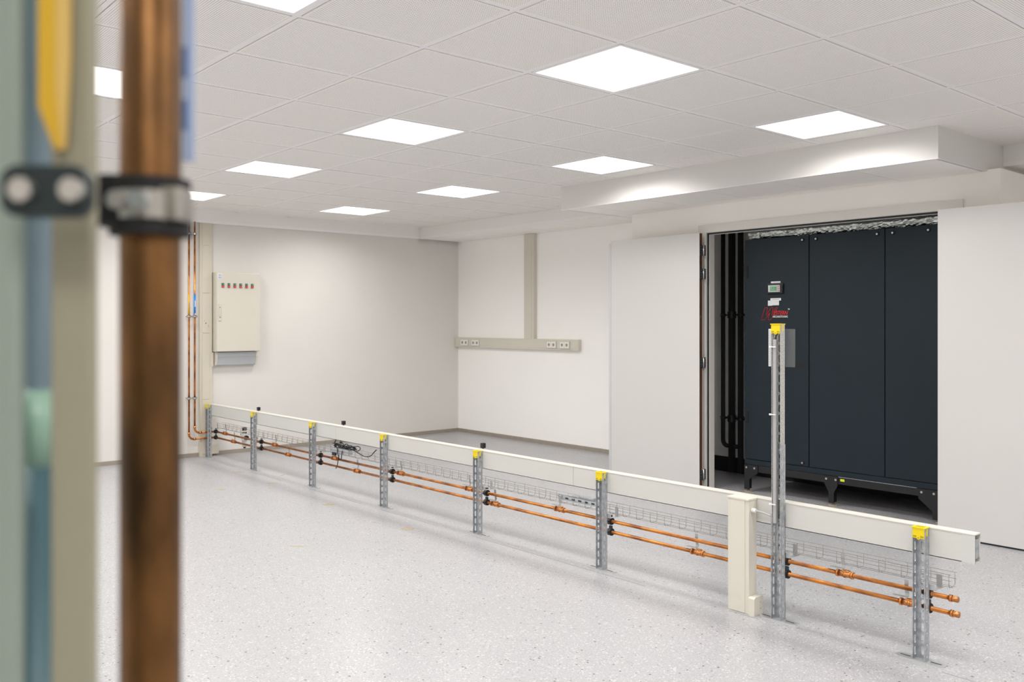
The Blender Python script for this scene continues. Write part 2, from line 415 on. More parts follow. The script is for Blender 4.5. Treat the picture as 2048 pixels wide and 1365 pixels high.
for (i, j) in LIGHTS:
    x, y = GX + T * (i + .5), GY + T * (j + .5)
    lab = LAB.get((i, j), 'square ceiling light panel outside the photographed view')
    if lp is None:
        lp = thing('ceiling_light', (0, 0, 0), 'x', 'ceiling light', 'square LED ceiling panels')
        f = MB()
        for a in (-1, 1):
            f.box(a * .287, a * .272, -.287, .287, -.006, .012); f.box(-.287, .287, a * .287, a * .272, -.006, .012)
        f.build('frame', 'bar', lp)
        MB().box(-.272, .272, -.272, .272, -.003, .004).build('diffuser', 'led', lp)
        al = bpy.data.lights.new('panel_lamp', 'AREA'); al.shape = 'SQUARE'; al.size = .54; al.energy = PANEL_POWER; al.color = (1.0, 0.980, 0.950); al.spread = math.radians(158)
        ao = bpy.data.objects.new('panel_lamp', al); COL.objects.link(ao); ao.parent = lp; ao.location = (0, 0, -.0075)
        lp.location = (x, y, ZC); o = lp
    else:
        o = copy_tree(lp, None, (x, y, ZC))
    o['label'] = lab

# ------------------------------------------------------------------ floor marks
sx = 3.655
for (a, b) in ((1.2, 1.6), (2.45, 2.62), (3.15, 4.35), (4.35, 4.6), (5.05, 5.75), (6.1, 6.9), (7.4, 8.0), (8.4, 9.1)):
    MB().box(sx - .001, sx + .001, a, b, 0, .0006).build('weld_seam', 'seam', floor)
for x, y, sxx, syy, rot in ((3.557, 8.082, .05, .02, .75), (3.071, 7.338, .05, .02, .75), (3.544, 7.324, .055, .022, .75), (3.448, 6.175, .045, .026, .75), (3.453, 5.10, .045, .03, .75), (3.385, 5.411, .012, .010, .75), (2.662, 5.147, .05, .012, .75)):
    rr = random.Random(x); pts = []
    for q in range(14):
        t = 2 * PI * q / 14; e = 1 + rr.uniform(-.25, .25)
        u, w = sxx * e * math.cos(t), syy * e * math.sin(t)
        pts.append((x + u * math.cos(-rot) - w * math.sin(-rot), y + u * math.sin(-rot) + w * math.cos(-rot)))
    MB().prism(pts, 'z', 0, .0007).build('glue_stain', 'residue', floor)

# ------------------------------------------------------------------ slotted posts
PW, PL = 0.052, 0.041
def slotted(mb, axis, off, c0, w, z0, z1, sw, pitch=.0487, sh=.036, t=.0025, zoff=.012):
    """plate in plane axis ('x' plate spans y,z; 'y' plate spans x,z), centre c0, width w, with a column of round-ended slots"""
    a, b = c0 - w / 2, c0 + w / 2; s0, s1 = c0 - sw / 2, c0 + sw / 2; r = sw / 2
    A0, A1 = off, off + t
    mb.prism([(a, z0), (s0, z0), (s0, z1), (a, z1)], axis, A0, A1)
    mb.prism([(s1, z0), (b, z0), (b, z1), (s1, z1)], axis, A0, A1)
    zz = z0; sl = []
    z = z0 + zoff
    while z + sh < z1 - .004: sl.append((z, z + sh)); z += pitch
    prev = None; edges = [(None, sl[0][0])] + [(sl[q][1], sl[q + 1][0]) for q in range(len(sl) - 1)] + [(sl[-1][1], None)]
    for lo, hi in edges:
        poly = []
        if lo is None: poly += [(s0, z0), (s1, z0)]
        else: poly += [(c0 - r * math.cos(q * PI / 6), lo - r + r * math.sin(q * PI / 6)) for q in range(7)]
        if hi is None: poly += [(s1, z1), (s0, z1)]
        else: poly += [(c0 + r * math.cos(q * PI / 6), hi + r - r * math.sin(q * PI / 6)) for q in range(7)]
        mb.prism(poly, axis, A0, A1)
def strut(z0, z1, w=PW, l=PL, x0=0.0):
    mb = MB()
    slotted(mb, 'x', x0 + l - .0025, 0, w, z0, z1, .013)
    slotted(mb, 'y', w / 2 - .0025, x0 + l / 2, l, z0, z1, .012)
    slotted(mb, 'y', -w / 2, x0 + l / 2, l, z0, z1, .012)
    return mb
def cap(root, z, w=PW, l=PL):
    o = MB()
    o.box(-.004, l, -w / 2 - .002, w / 2 + .002, z - .004, z)                    # rim
    o.box(-.0015, .004, -w / 2 + .0015, w / 2 - .0015, z - .046, z - .004)       # front flap
    o.prism([(-.007, z - .046), (.007, z - .046), (.004, z - .051), (-.004, z - .051)], 'x', -.0015, .004)
    o.box(.016, .024, -w / 2 - .0012, -w / 2 + .003, z - .036, z - .006)         # side tab
    o.box(.005, l - .004, -w / 2 + .003, w / 2 - .003, z - .03, z - .006)
    c = o.build('end_cap', 'yellow', root)
    h = MB()
    for yy, hw in ((.015, .007), (-.015, .007)): h.box(-.0022, .002, yy - hw, yy + hw, z - .042, z - .035)
    h.cyl((0, z - .044), .0030, 'x', -.0024, .002, 10)
    h.build('cap_recess', 'yellow_dark', c)
    MB().box(.006, l - .010, -w / 2 + .008, w / 2 - .008, z, z + .0008).build('cap_slot', 'yellow_dark', c)
    return c
def base_plate(root):
    L2, w2 = .102, .026
    poly = [(PL / 2 - w2, -L2 + .02), (PL / 2 - w2 + .012, -L2), (PL / 2 + w2 - .012, -L2), (PL / 2 + w2, -L2 + .02), (PL / 2 + w2, L2 - .02), (PL / 2 + w2 - .012, L2), (PL / 2 - w2 + .012, L2), (PL / 2 - w2, L2 - .02)]
    p = MB().prism(poly, 'z', 0, .004).build('base_plate', 'plate', root)
    for q in (-1, 1): MB().box(PL / 2 - .0035, PL / 2 + .0035, q * .042, q * .086, .004, .0046).build('fixing_slot', 'seal', p)
    MB().prism([(PL / 2 + w2 - .012, -L2 - .004), (PL / 2 + w2 + .004, -L2 + .018), (PL / 2 + w2 + .004, L2 - .018), (PL / 2 + w2 - .012, L2 + .004), (PL / 2 + w2 - .012, L2), (PL / 2 + w2, L2 - .02), (PL / 2 + w2, -L2 + .02), (PL / 2 + w2 - .012, -L2)], 'z', 0, .0012).build('floor_cut', 'seam', p)
def bolts(root, zs, x=PL - .0025):
    for z in zs:
        MB().cyl((0, z), .008, 'x', x - .003, x, 6).cyl((0, z), .004, 'x', x - .008, x - .003, 8).build('bolt', 'zinc', root)
POST_Y = [9.190, 8.101, 6.939, 5.815, 4.667, 3.536, 1.714]
PX = 3.70
PLAB = ['farthest short slotted post with yellow cap, beside the cream wall column',
        'short slotted steel post with yellow cap, second from the back wall',
        'short slotted post with yellow cap just left of the tangled black cables',
        'short slotted post with yellow cap just right of the tangled black cables',
        'short slotted steel post with yellow cap, fifth from the back wall',
        'short slotted post with yellow cap between the angle bracket and the cream pillar',
        'nearest short slotted post with yellow cap, by the open trunk end']
PZ = 0.556
p0 = thing('slotted_post', (0, 0, 0), PLAB[0], 'post', 'short slotted posts carrying the rail')
strut(.005, PZ - .004).build('channel', 'galv', p0); cap(p0, PZ); base_plate(p0); bolts(p0, (.515, .345, .262, .200))
for n, y in enumerate(POST_Y):
    o = p0 if n == 0 else copy_tree(p0)
    o.location = (PX, y, 0); o['label'] = PLAB[n]
# tall post
TY, TZ = 2.390, 1.40
tp = thing('tall_slotted_post', (0, 0, 0), 'tall galvanised steel post with yellow cap standing in front of the dark cabinet', 'post')
strut(.005, .50).build('lower_channel', 'galv', tp)
up = MB()
w2 = PW - .006
slotted(up, 'x', PL - .006, 0, w2, .30, TZ - .004, .018, sh=.040, pitch=.0475)
slotted(up, 'y', w2 / 2 - .0025, PL / 2, PL - .004, .30, TZ - .004, .012)
up.box(.002, PL - .003, -w2 / 2 - .0022, -w2 / 2, .505, TZ - .004)
up.build('upper_channel', 'galv_spangle', tp)
il = MB(); slotted(il, 'x', PL - .010, 0, w2 - .005, .31, .83, .010, t=.0025); slotted(il, 'y', -w2 / 2 - .0035, PL / 2, PL, .50, .83, .010, t=.0015)
il.build('splice_channel', 'galv', tp)
cap(tp, TZ, w2 + .004); base_plate(tp)
bolts(tp, (.80, .62, .47, .25, .19), PL - .011)
cdct = MB().bbox(.004, .022, w2 / 2 - .022, w2 / 2 - .004, .455, TZ - .075, .003).build('cable_conduit', 'grey_pvc', tp)
for z in (1.29, .97, .545):
    MB().box(-.003, .0005, w2 / 2 - .024, w2 / 2 + .004, z - .0025, z + .0025).bbox(-.006, .002, w2 / 2 + .001, w2 / 2 + .009, z - .004, z + .004, .001).build('cable_tie', 'white_plastic', cdct)
MB().tube(smooth_path([(.012, .008, TZ - .08), (.010, .004, TZ - .06), (.014, -.004, TZ - .045), (.020, .002, TZ - .03)]), .0022, 6).build('thin_cable', 'cable', tp)
tp.location = (PX, TY, 0)
# clear plastic pocket hanging on the back of the tall post
pk = thing('plastic_pocket', (PX + .05, TY, 1.15), 'clear punched plastic document pocket hanging behind the top of the tall post', 'plastic pocket')
MB().box(PX + .046, PX + .0468, TY - .075, TY + .055, 1.195, 1.375).build('sheet', 'clear', pk)
ps = MB().box(PX + .0455, PX + .0472, TY + .055, TY + .068, 1.195, 1.375).build('punched_edge', 'paper', pk)
hh = MB()
for q in range(22): hh.cyl((TY + .0615, 1.203 + q * .0078), .0017, 'x', PX + .0450, PX + .0456, 6)
hh.build('punch_holes', 'ac_gap', ps)

# ------------------------------------------------------------------ horizontal trunk on the posts
TX0, TX1, TZ0, TZ1, TYE = 3.742, 3.795, .437, .553, 1.506
tr = thing('trunk_rail', (TX0, TYE, TZ0), 'long cream cable trunk rail carried on the short posts, open at the right end', 'trunk rail')
def trunk_seg(y0, y1, m):
    o = MB(); t = .003
    o.box(TX0, TX0 + t, y0, y1, TZ0, TZ1).box(TX1 - t, TX1, y0, y1, TZ0, TZ0 + .025).box(TX1 - t, TX1, y0, y1, TZ1 - .025, TZ1)
    o.box(TX0, TX1, y0, y1, TZ0, TZ0 + t); o.box(TX1 - t * 2, TX1 - t, y0, y1, TZ0 + .02, TZ1 - .02)
    s = o.build('trunk_body', m, tr)
    MB().bbox(TX0 - .002, TX1 + .001, y0, y1, TZ1 - .003, TZ1 + .003, .0015).build('trunk_lid', 'trunk_lid', s)
trunk_seg(TYE, 3.785, 'trunk'); trunk_seg(3.787, 6.579, 'trunk'); trunk_seg(6.581, 9.24, 'trunk_pale')
MB().box(TX0 + .012, TX1 - .006, TYE + .004, 9.2, TZ0 + .018, TZ1 - .02).build('inner_profile', 'galv', tr)
MB().box(TX0 - .001, TX0 + .002, TYE, TYE + .052, TZ0, TZ1 - .003).build('end_sleeve', 'trunk_pale', tr)
rp = None
for y in (8.99, 8.69, 7.78, 7.31, 6.82, 6.35, 5.414, 4.948, 4.485, 4.017, 3.09, 2.159):
    for z in (.518, .468):
        if rp is None: rp = MB().cyl((0, 0), .0042, 'x', -.0012, .001, 10).build('rivet', 'black', tr); o = rp
        else: o = rp.copy(); COL.objects.link(o)
        o.location = Vector((TX0, y, z)) - tr.location
KN = ['small black square knob behind the second post, at the top of the trunk rail',
      'small tilted black square knob on the trunk rail between the third and fourth posts',
      'small black square knob beside the yellow cap of the fifth post']
for n, (y, zt, tl) in enumerate(((8.19, .590, 0), (6.575, .590, .12), (4.725, .592, 0))):
    r = thing('knob', (3.812, y, .545), KN[n], 'knob', 'black knobs behind the trunk rail')
    MB().bbox(3.799, 3.827, y - .014, y + .014, .557, zt, .004).build('knob_head', 'black', r)
    MB().cyl((3.812, y), .006, 'z', .50, .557, 8).box(3.7955, 3.818, y - .008, y + .008, .50, .506).build('stem', 'black', r)

# ------------------------------------------------------------------ copper pipes
PXX = 3.802; ZU, ZL = .262, .200; PR = .0095
def valve_proto():
    root = MB()
    root.cyl((0, 0), .0135, 'y', -.034, .034, 14).cyl((0, 0), .0165, 'y', -.040, -.030, 14).cyl((0, 0), .0165, 'y', .030, .040, 14).cyl((0, 0), .0165, 'y', -.006, .004, 6)
    root.bbox(-.009, .012, -.022, .014, .004, .019, .004)
    return root
VP = [None]
def valve(parent, y, z, lever=True, flip=False):
    loc = Vector((PXX, y, z)) - parent.location
    if VP[0] is None:
        v = valve_proto().build('valve', 'copper_fit', parent, None)
        for q in v.data.vertices: q.co += parent.location
        lv = MB()
        lv.prism([(.0, .012), (.0, .075), (.008, .078), (.016, .075), (.016, .012)], 'z', .0195, .022)
        for (a, b) in zip([(.0185, .020), (.022, .034), (.0175, .052), (.015, .070)], [(.022, .034), (.0175, .052), (.015, .070), (.015, .092)]):
            lv.prism([(a[0], a[1]), (b[0], b[1]), (b[0] + .0025, b[1]), (a[0] + .0025, a[1])], 'y', .012, .029)
        l = lv.build('lever', 'steel_lever', v)
        for q in l.data.vertices: q.co += wloc(v)
        v.location = loc; VP[0] = v; return v
    c = VP[0].copy(); COL.objects.link(c); c.parent = parent; c.location = loc
    if lever:
        l = VP[0].children[0].copy(); COL.objects.link(l); l.parent = c
    return c
CLP = [None]
def clamp(parent, y, z):
    loc = Vector((PXX, y, z)) - parent.location
    if CLP[0] is None:
        o = MB().ring((0, 0), PR, .020, 'y', -.014, .014, 18).build('clamp', 'rubber', parent)
        for q in o.data.vertices: q.co += parent.location
        s = MB().ring((0, 0), .020, .0215, 'y', -.010, .010, 18).bbox(-.004, .008, -.010, .010, .019, .036, .002).cyl((0, 0), .004, 'x', -.06, -.02, 8)
        s2 = s.build('clamp_band', 'dark_metal', o)
        for q in s2.data.vertices: q.co += wloc(o)
        o.location = loc; CLP[0] = o; return
    c = CLP[0].copy(); COL.objects.link(c); c.parent = parent; c.location = loc
    l = CLP[0].children[0].copy(); COL.objects.link(l); l.parent = c
def rail_pipe(z, rx, yend, label, rise_lab, valves, lab_m):
    root = thing('copper_pipe', (PXX, yend, z), label, 'pipe')
    ry = 9.245; R_ = .05
    # run along the rail, elbow, short run along wall, elbow, riser
    yk = 9.215
    MB().tube([(PXX, yend, z), (PXX, yk - .03, z)], PR, 14).build('pipe_run', 'copper', root)
    el = [(PXX, yk - .03, z)] + [(PXX - .03 + .03 * math.cos(a), yk - .03 + .03 * math.sin(a), z) for a in [PI / 2 * q / 6 for q in range(1, 7)]]
    MB().tube(el, PR * 1.12, 12).build('elbow', 'copper_fit', root)
    MB().tube([(PXX - .03, yk, z), (rx + R_, yk, z)], PR, 12).build('pipe_link', 'copper', root)
    el = [(rx + R_ - R_ * math.sin(a), yk, z + R_ - R_ * math.cos(a)) for a in [PI / 2 * q / 8 for q in range(9)]]
    MB().tube(el, PR * 1.15, 12).build('elbow', 'copper_fit', root)
    for c_, ax_, a in (((yk, z), 'x', rx + R_), ((rx, yk), 'z', z + R_)):
        MB().cyl(c_, PR * 1.35, ax_, a - .003, a + .022, 14).build('collar', 'copper_fit', root)
    MB().tube([(rx, yk, z + R_), (rx, yk, FZ)], PR, 12).build('riser', 'copper', root)
    for zz in (2.335, 1.475, .625):
        o = MB().ring((rx, yk), PR, .0155, 'z', zz - .014, zz + .014, 14).build('wall_clamp', 'rubber', root)
        MB().ring((rx, yk), .0155, .0175, 'z', zz - .010, zz + .010, 14).bbox(rx + .014, rx + .026, yk - .006, yk + .006, zz - .010, zz + .010, .002).bbox(rx - .026, rx - .014, yk - .006, yk + .006, zz - .010, zz + .010, .002).cyl((rx, zz), .005, 'y', yk + .014, YB - .0005, 8).build('clamp_band', 'chrome', o)
    s = MB().cyl((rx, yk), PR + .0012, 'z', 1.492, 1.705, 14).build('label_sleeve', lab_m, root)
    tag(s, rise_lab)
    if lab_m == 'blue_label':
        MB().box(rx - .004, rx + .004, yk - PR - .0018, yk - PR - .0008, 1.575, 1.64).build('label_print', 'paper', s)
        MB().prism([(rx - .008, 1.492), (rx + .008, 1.492), (rx + .002, 1.515)], 'y', yk - PR - .0018, yk - PR - .0006).build('label_arrow', 'paper', s)
    else:
        MB().box(rx - .0025, rx + .0025, yk - PR - .0018, yk - PR - .0008, 1.565, 1.625).build('label_print', 'ink', s)
    c = MB().cyl((PXX, z), PR + .003, 'y', yend - .004, yend + .030, 14).cyl((PXX, z), PR + .0055, 'y', yend + .020, yend + .031, 14)
    c.build('pipe_cap', 'copper_fit', root)
    for y in valves: valve(root, y, z)
    for y in POST_Y[:] + [TY]:
        clamp(root, y + .006, z)
    return root
rail_pipe(ZU, 3.585, 1.600, 'upper copper pipe with valves along the posts, rising by the wall with a blue label', 'blue pipe marker with white print', [8.954, 7.817, 6.703, 5.706, 4.86, 3.964, 2.095], 'blue_label')
rail_pipe(ZL, 3.525, 1.596, 'lower copper pipe with valves along the posts, rising by the wall with an amber label', 'amber pipe marker', [8.743, 7.549, 6.339, 4.583, 2.921, 1.80], 'amber_label')

# ------------------------------------------------------------------ wire basket tray
BX0, BX1, BZ0, BZ1 = 3.806, 3.864, .300, .356
tr2 = thing('wire_basket_tray', (BX0, 1.63, BZ0), 'thin zinc wire basket cable tray running behind the posts above the copper pipes', 'cable tray')
BY0, BY1 = 1.628, 9.19
for x, z in ((BX0, BZ1), (BX1, BZ1), (BX0, BZ0 + .030), (BX1, BZ0 + .030), (BX0 + .018, BZ0), (BX1 - .018, BZ0)):
    MB().tube([(x, BY0, z), (x, BY1, z)], .0013, 5).build('long_wire', 'wire', tr2)
cp = None; y = BY0 + .008; n = 0
rc = .014
while y < BY1:
    if cp is None:
        pts = [(BX0, y, BZ1)] + [(BX0 + rc - rc * math.cos(a), y, BZ0 + rc - rc * math.sin(a)) for a in [PI / 2 * q / 4 for q in range(5)]] + \
              [(BX1 - rc + rc * math.sin(a), y, BZ0 + rc - rc * math.cos(a)) for a in [PI / 2 * q / 4 for q in range(5)]] + [(BX1, y, BZ1)]
        cp = MB().tube(pts, .0016, 5).build('cross_wire', 'wire', tr2); y0_ = y
    else:
        o = cp.copy(); COL.objects.link(o); o.location = (0, y - y0_, 0)
    y += .1008; n += 1
bp_ = None
for yy in POST_Y + [TY]:
    if bp_ is None:
        b = MB(); b.box(BX0 - .003, BX0 - .001, yy - .052, yy - .028, BZ0 - .004, BZ1 - .006).box(3.744, BX0 + .02, yy - .050, yy - .036, BZ0 - .006, BZ0 - .0035).box(3.743, 3.7455, yy - .050, yy + .02, BZ0 - .006, BZ0 + .018)
        b.box(BX0 - .006, BX0 - .003, yy - .045, yy - .035, BZ0 + .010, BZ0 + .040)
        bp_ = b.build('tray_bracket', 'plate', tr2); y0_ = yy
    else:
        o = bp_.copy(); COL.objects.link(o); o.location = (0, yy - y0_, 0)

# galvanised hinge bracket lying in the tray
r = thing('angle_bracket', (3.835, 3.82, BZ0 + .002), 'loose galvanised angle bracket lying in the wire tray left of the sixth post', 'bracket')
MB().box(3.812, 3.815, 3.64, 3.955, .320, .352).box(3.812, 3.856, 3.66, 3.90, .350, .3525).build('plate', 'zinc', r)
MB().cyl((3.814, .344), .005, 'y', 3.955, 3.99, 8).box(3.811, 3.8165, 3.955, 3.975, .326, .350).build('tongue', 'galv', r)
o = MB()
for q in range(5): o.box(3.8108, 3.8122, 3.68 + q * .055, 3.705 + q * .055, .331, .341)
o.build('slots', 'dark_metal', r)
MB().bbox(3.818, 3.85, 3.70, 3.82, .3525, .364, .003).build('clip', 'galv', r)

# socket strip with tangled cables in the tray
r = thing('socket_strip', (3.835, 6.66, BZ0 + .002), 'grey socket strip lying in the wire tray under tangled black cables', 'socket strip')
MB().bbox(3.812, 3.855, 6.50, 6.80, .308, .352, .006).build('housing', 'grey_cover', r)
for q in range(3): MB().cyl((3.834, 6.56 + q * .08), .016, 'z', .352, .3535, 14).build('socket', 'dark_metal', r)
MB().cyl((6.665, .33), .004, 'x', 3.808, 3.813, 8).build('switch', 'black', r)
r = thing('cable_bundle', (3.835, 6.5, .355), 'tangled bundle of thin black cables on the grey socket strip with loose ends', 'cables')
rr = random.Random(3)
MB().tube(smooth_path([(3.83, 6.75, .352), (3.83, 6.745, .40), (3.832, 6.70, .425), (3.83, 6.65, .41), (3.832, 6.58, .375), (3.83, 6.46, .36), (3.83, 6.36, .34), (3.83, 6.27, .325), (3.84, 6.20, .335), (3.845, 6.16, .365), (3.85, 6.125, .392)]), .0042, 7).build('cable', 'cable', r)
for q in range(9):
    a = [(3.825 + rr.uniform(-.012, .02), 6.75 - .055 * i + rr.uniform(-.02, .02), .366 + .016 * math.sin(i * 1.3 + q) + rr.uniform(-.006, .012)) for i in range(7)]
    MB().tube(smooth_path(a), .0038, 6).build('cable', 'cable', r)
loop = [(3.83 + .01 * math.sin(t), 6.385 + .045 * math.cos(t), .375 + .018 * math.sin(t)) for t in [2 * PI * q / 14 for q in range(15)]]
MB().tube(loop, .0036, 6).build('cable_loop', 'cable', r)
MB().tube(smooth_path([(3.803, 6.66, .352), (3.80, 6.645, .30), (3.80, 6.615, .265), (3.80, 6.595, .262), (3.80, 6.585, .30), (3.805, 6.585, .34)]), .0038, 6).build('cable_loop', 'cable', r)
MB().tube(smooth_path([(3.803, 6.63, .30), (3.79, 6.625, .26), (3.785, 6.63, .215), (3.785, 6.655, .185)]), .0038, 6).build('cable', 'cable', r)
MB().bbox(3.80, 3.815, 6.69, 6.75, .285, .312, .006).build('plug', 'cable', r)
MB().bbox(3.80, 3.815, 6.60, 6.625, .398, .411, .004).build('plug', 'black', r)

# pressure regulator behind the tray
gx, gy = 3.885, 8.67
r = thing('filter_regulator', (gx, gy, .15), 'small white and black filter regulator hanging between the first and second posts', 'regulator')
MB().bbox(gx - .026, gx + .026, gy - .030, gy + .030, .215, .285, .006).build('body', 'white_plastic', r)
MB().cyl((gx, gy), .023, 'z', .285, .345, 14).build('knob', 'black', r)
MB().cyl((gx, gy), .0235, 'z', .30, .315, 14).build('knob_ring', 'white_plastic', r)
MB().cyl((gx, gy), .024, 'z', .150, .215, 14, .026).build('bowl', 'paper', r)
MB().cyl((gx, gy), .012, 'z', .135, .15, 10).build('drain', 'black', r)
MB().cyl((gx, .245), .022, 'y', gy - .058, gy - .030, 14).build('gauge', 'black', r)
MB().bbox(gx - .02, gx + .02, gy + .03, gy + .055, .262, .278, .003).build('port', 'black', r)
MB().box(BX1, gx + .01, gy - .02, gy + .02, .286, .290).build('mount_bracket', 'galv', r)

# ------------------------------------------------------------------ pillar box in front of the trunk
r = thing('pillar_box', (3.71, 2.58, 0), 'upright cream trunking pillar standing in front of the rail beside the tall post', 'trunking pillar')
px0, px1, py0, py1 = 3.676, 3.741, 2.521, 2.642
MB().bbox(px0, px1, py0, py1, 0, .548, .002).build('body', 'cream', r)
l = MB().bbox(px0 - .003, px0 + .001, py0 + .022, py1 - .016, 0.002, .546, .0012).build('cover', 'cream', r)
MB().bbox(px0 - .005, px1 + .002, py0 - .003, py1 + .003, .545, .555, .002).build('top_cap', 'cream', r)
j = MB().prism([(px0 - .006, .0), (px0 + .066, 0.0), (px0 + .066, .082), (px0 + .060, .088), (px0 + .004, .088), (px0 - .004, .080)], 'y', 2.487, 2.5205).build('junction_box', 'cream', r)
for xx, zz in ((px0 + .045, .03), (px0 + .045, .06)): MB().cyl((xx, zz), .0025, 'y', 2.4862, 2.488, 8).build('screw', 'ink', j)
g = MB().cyl((3.700, .500), .012, 'y', 2.511, 2.5205, 6).cyl((3.700, .500), .010, 'y', 2.497, 2.511, 12).build('cable_gland', 'white_plastic', r)
MB().tube(smooth_path([(3.700, 2.500, .500), (3.700, 2.46, .497), (3.702, 2.435, .492), (3.705, 2.419, .487)]), .0045, 8).build('cable', 'grey_pvc', r)

# ------------------------------------------------------------------ back wall: column, control cabinet, luminaire
r = thing('trunking_column', (3.71, YB, 0), 'tall cream vertical trunking column on the back wall left of the control cabinet', 'trunking column')
MB().bbox(3.655, 3.785, 9.252, YB, 0, FZ, .002).build('body', 'cream_dk', r)
for a, b in ((.03, .60), (.604, 1.30), (1.304, 1.72), (1.724, 2.22), (2.224, FZ)):
    MB().bbox(3.678, 3.757, 9.247, 9.253, a, b, .0015).build('cover', 'cream_dk', r)
for xx, zz in ((3.716, 1.405), (3.700, 1.43), (3.742, 1.385), (3.745, 1.37)):
    MB().cyl((xx, zz), .006 if xx == 3.716 else .003, 'y', 9.2462, 9.248, 8).build('hole', 'ac_gap', r)
MB().bbox(3.785, 3.86, 9.255, YB, .02, .115, .003).build('junction_box', 'cream_dk', r)
MB().box(3.765, 3.80, 9.25, YB, .95, 1.095).build('side_entry', 'cream_dk', r)

cx0, cx1, cz0, cz1, cy = 3.798, 4.285, 1.103, 1.944, 9.165
r = thing('control_cabinet', (4.04, YB, cz0), 'cream wall cabinet with a row of six green and red push buttons', 'control cabinet')
MB().bbox(cx0, cx1, cy + .014, YB, cz0, cz1, .004).build('body', 'cream', r)
MB().box(cx0 + .006, cx1 - .006, cy + .012, cy + .015, cz0 + .008, cz1 - .008).build('gap', 'ac_gap', r)
d = MB().bbox(cx0 + .004, cx1, cy, cy + .012, cz0 + .004, cz1 - .004, .003).build('door', 'cream', r)
for q in range(6):
    bx = cx0 + .068 + q * .0655; bz = 1.806
    b = MB().bbox(bx - .013, bx + .013, cy - .004, cy, bz - .024, bz + .024, .002).build('push_button', 'ac_leg', d)
    MB().bbox(bx - .0115, bx + .0115, cy - .011, cy - .004, bz + .001, bz + .022, .002).build('green_button', 'green_btn', b)
    MB().bbox(bx - .0115, bx + .0115, cy - .013, cy - .004, bz - .023, bz - .001, .002).build('red_button', 'red_btn', b)
    MB().box(bx - .003, bx + .003, cy - .0115, cy - .0108, bz + .008, bz + .014).build('button_mark', 'paper', b)
h = MB().bbox(cx0 + .022, cx0 + .046, cy - .008, cy, 1.43, 1.61, .007).build('handle', 'cream', d)
MB().cyl((cx0 + .034, 1.572), .007, 'y', cy - .0095, cy - .007, 10).cyl((cx0 + .034, 1.465), .006, 'y', cy - .0095, cy - .007, 10).build('lock', 'ink', h)
MB().bbox(cx0 + .029, cx0 + .040, cy - .018, cy - .008, 1.475, 1.565, .004).build('lever', 'cream', h)
s = MB().box(cx0 + .012, cx0 + .056, cy - .001, cy, 1.876, 1.93).build('sticker', 'paper', d)
o = MB()
for zz, w_ in ((1.916, .014), (1.907, .014), (1.892, .016), (1.884, .016)): o.box(cx0 + .034 - w_, cx0 + .034 + w_, cy - .0014, cy - .0009, zz - .002, zz + .002)
o.build('sticker_print', 'blue_ink', s)
r = thing('emergency_luminaire', (4.04, YB, .96), 'grey wedge-shaped lamp housing mounted just below the cream control cabinet', 'wall lamp')
ly = YB
MB().prism([(ly, .962), (ly, 1.096), (ly - .075, 1.096), (ly - .082, 1.045), (ly - .060, .962)], 'x', 3.832, 4.262).build('housing', 'grey_cover', r)
for a, b in ((3.812, 3.832), (4.262, 4.282)):
    MB().prism([(ly, .958), (ly, 1.098), (ly - .078, 1.098), (ly - .086, 1.045), (ly - .063, .958)], 'x', a, b).build('end_cap', 'cream', r)
MB().prism([(ly - .0765, 1.062), (ly - .0835, 1.045), (ly - .0845, 1.046), (ly - .078, 1.062)], 'x', 3.832, 4.262).build('ridge', 'grey_cover', r)

# ------------------------------------------------------------------ socket trunking on the right wall
WX = XR - .05
r = thing('socket_trunking', (XR, 8.1, 1.10), 'cream T-shaped socket trunking on the far right wall running up to the ceiling', 'socket trunking')
MB().bbox(WX, XR, 7.045, YB - .004, 1.098, 1.222, .003).build('horizontal_body', 'cream', r)
MB().bbox(WX - .003, WX + .001, 7.06, YB - .02, 1.118, 1.200, .0012).build('horizontal_cover', 'cream', r)
MB().bbox(WX, XR, 7.782, 7.952, 1.222, FZ - .004, .003).build('vertical_body', 'cream', r)
MB().bbox(WX - .003, WX + .001, 7.815, 7.920, 1.222, 1.90, .0012).bbox(WX - .003, WX + .001, 7.815, 7.920, 1.903, FZ - .006, .0012).build('vertical_cover', 'cream', r)
SL = ['leftmost cream double wall socket, nearest the room corner', 'cream double wall socket second from the room corner',
      'cream double wall socket third from the room corner, right of the vertical trunking', 'rightmost cream double wall socket at the end of the trunking']
sp0 = None
for n, yc in enumerate((9.09, 8.865, 7.465, 7.25)):
    if n == 0:
        so_ = thing('double_socket', (0, 0, 0), SL[0], 'socket', 'double sockets on the T-shaped trunking')
        MB().bbox(-.012, 0, -.078, .078, -.042, .042, .003).build('plate', 'cream', so_)
        for q in (-1, 1):
            f = MB().bbox(-.015, -.011, q * .037 - .034, q * .037 + .034, -.034, .034, .002).build('insert', 'white_plastic', so_)
            MB().cyl((q * .037, 0), .018, 'x', -.0156, -.0148, 16).build('recess', 'residue', f)
            MB().cyl((q * .037 + .009, 0), .003, 'x', -.0162, -.015, 8).cyl((q * .037 - .009, 0), .003, 'x', -.0162, -.015, 8).box(-.0162, -.015, q * .037 - .003, q * .037 + .003, -.018, .018).build('contact', 'ink', f)
        sp0 = so_; o = so_
    else: o = copy_tree(sp0)
    o.location = (WX - .003, yc, 1.159); o['label'] = SL[n]

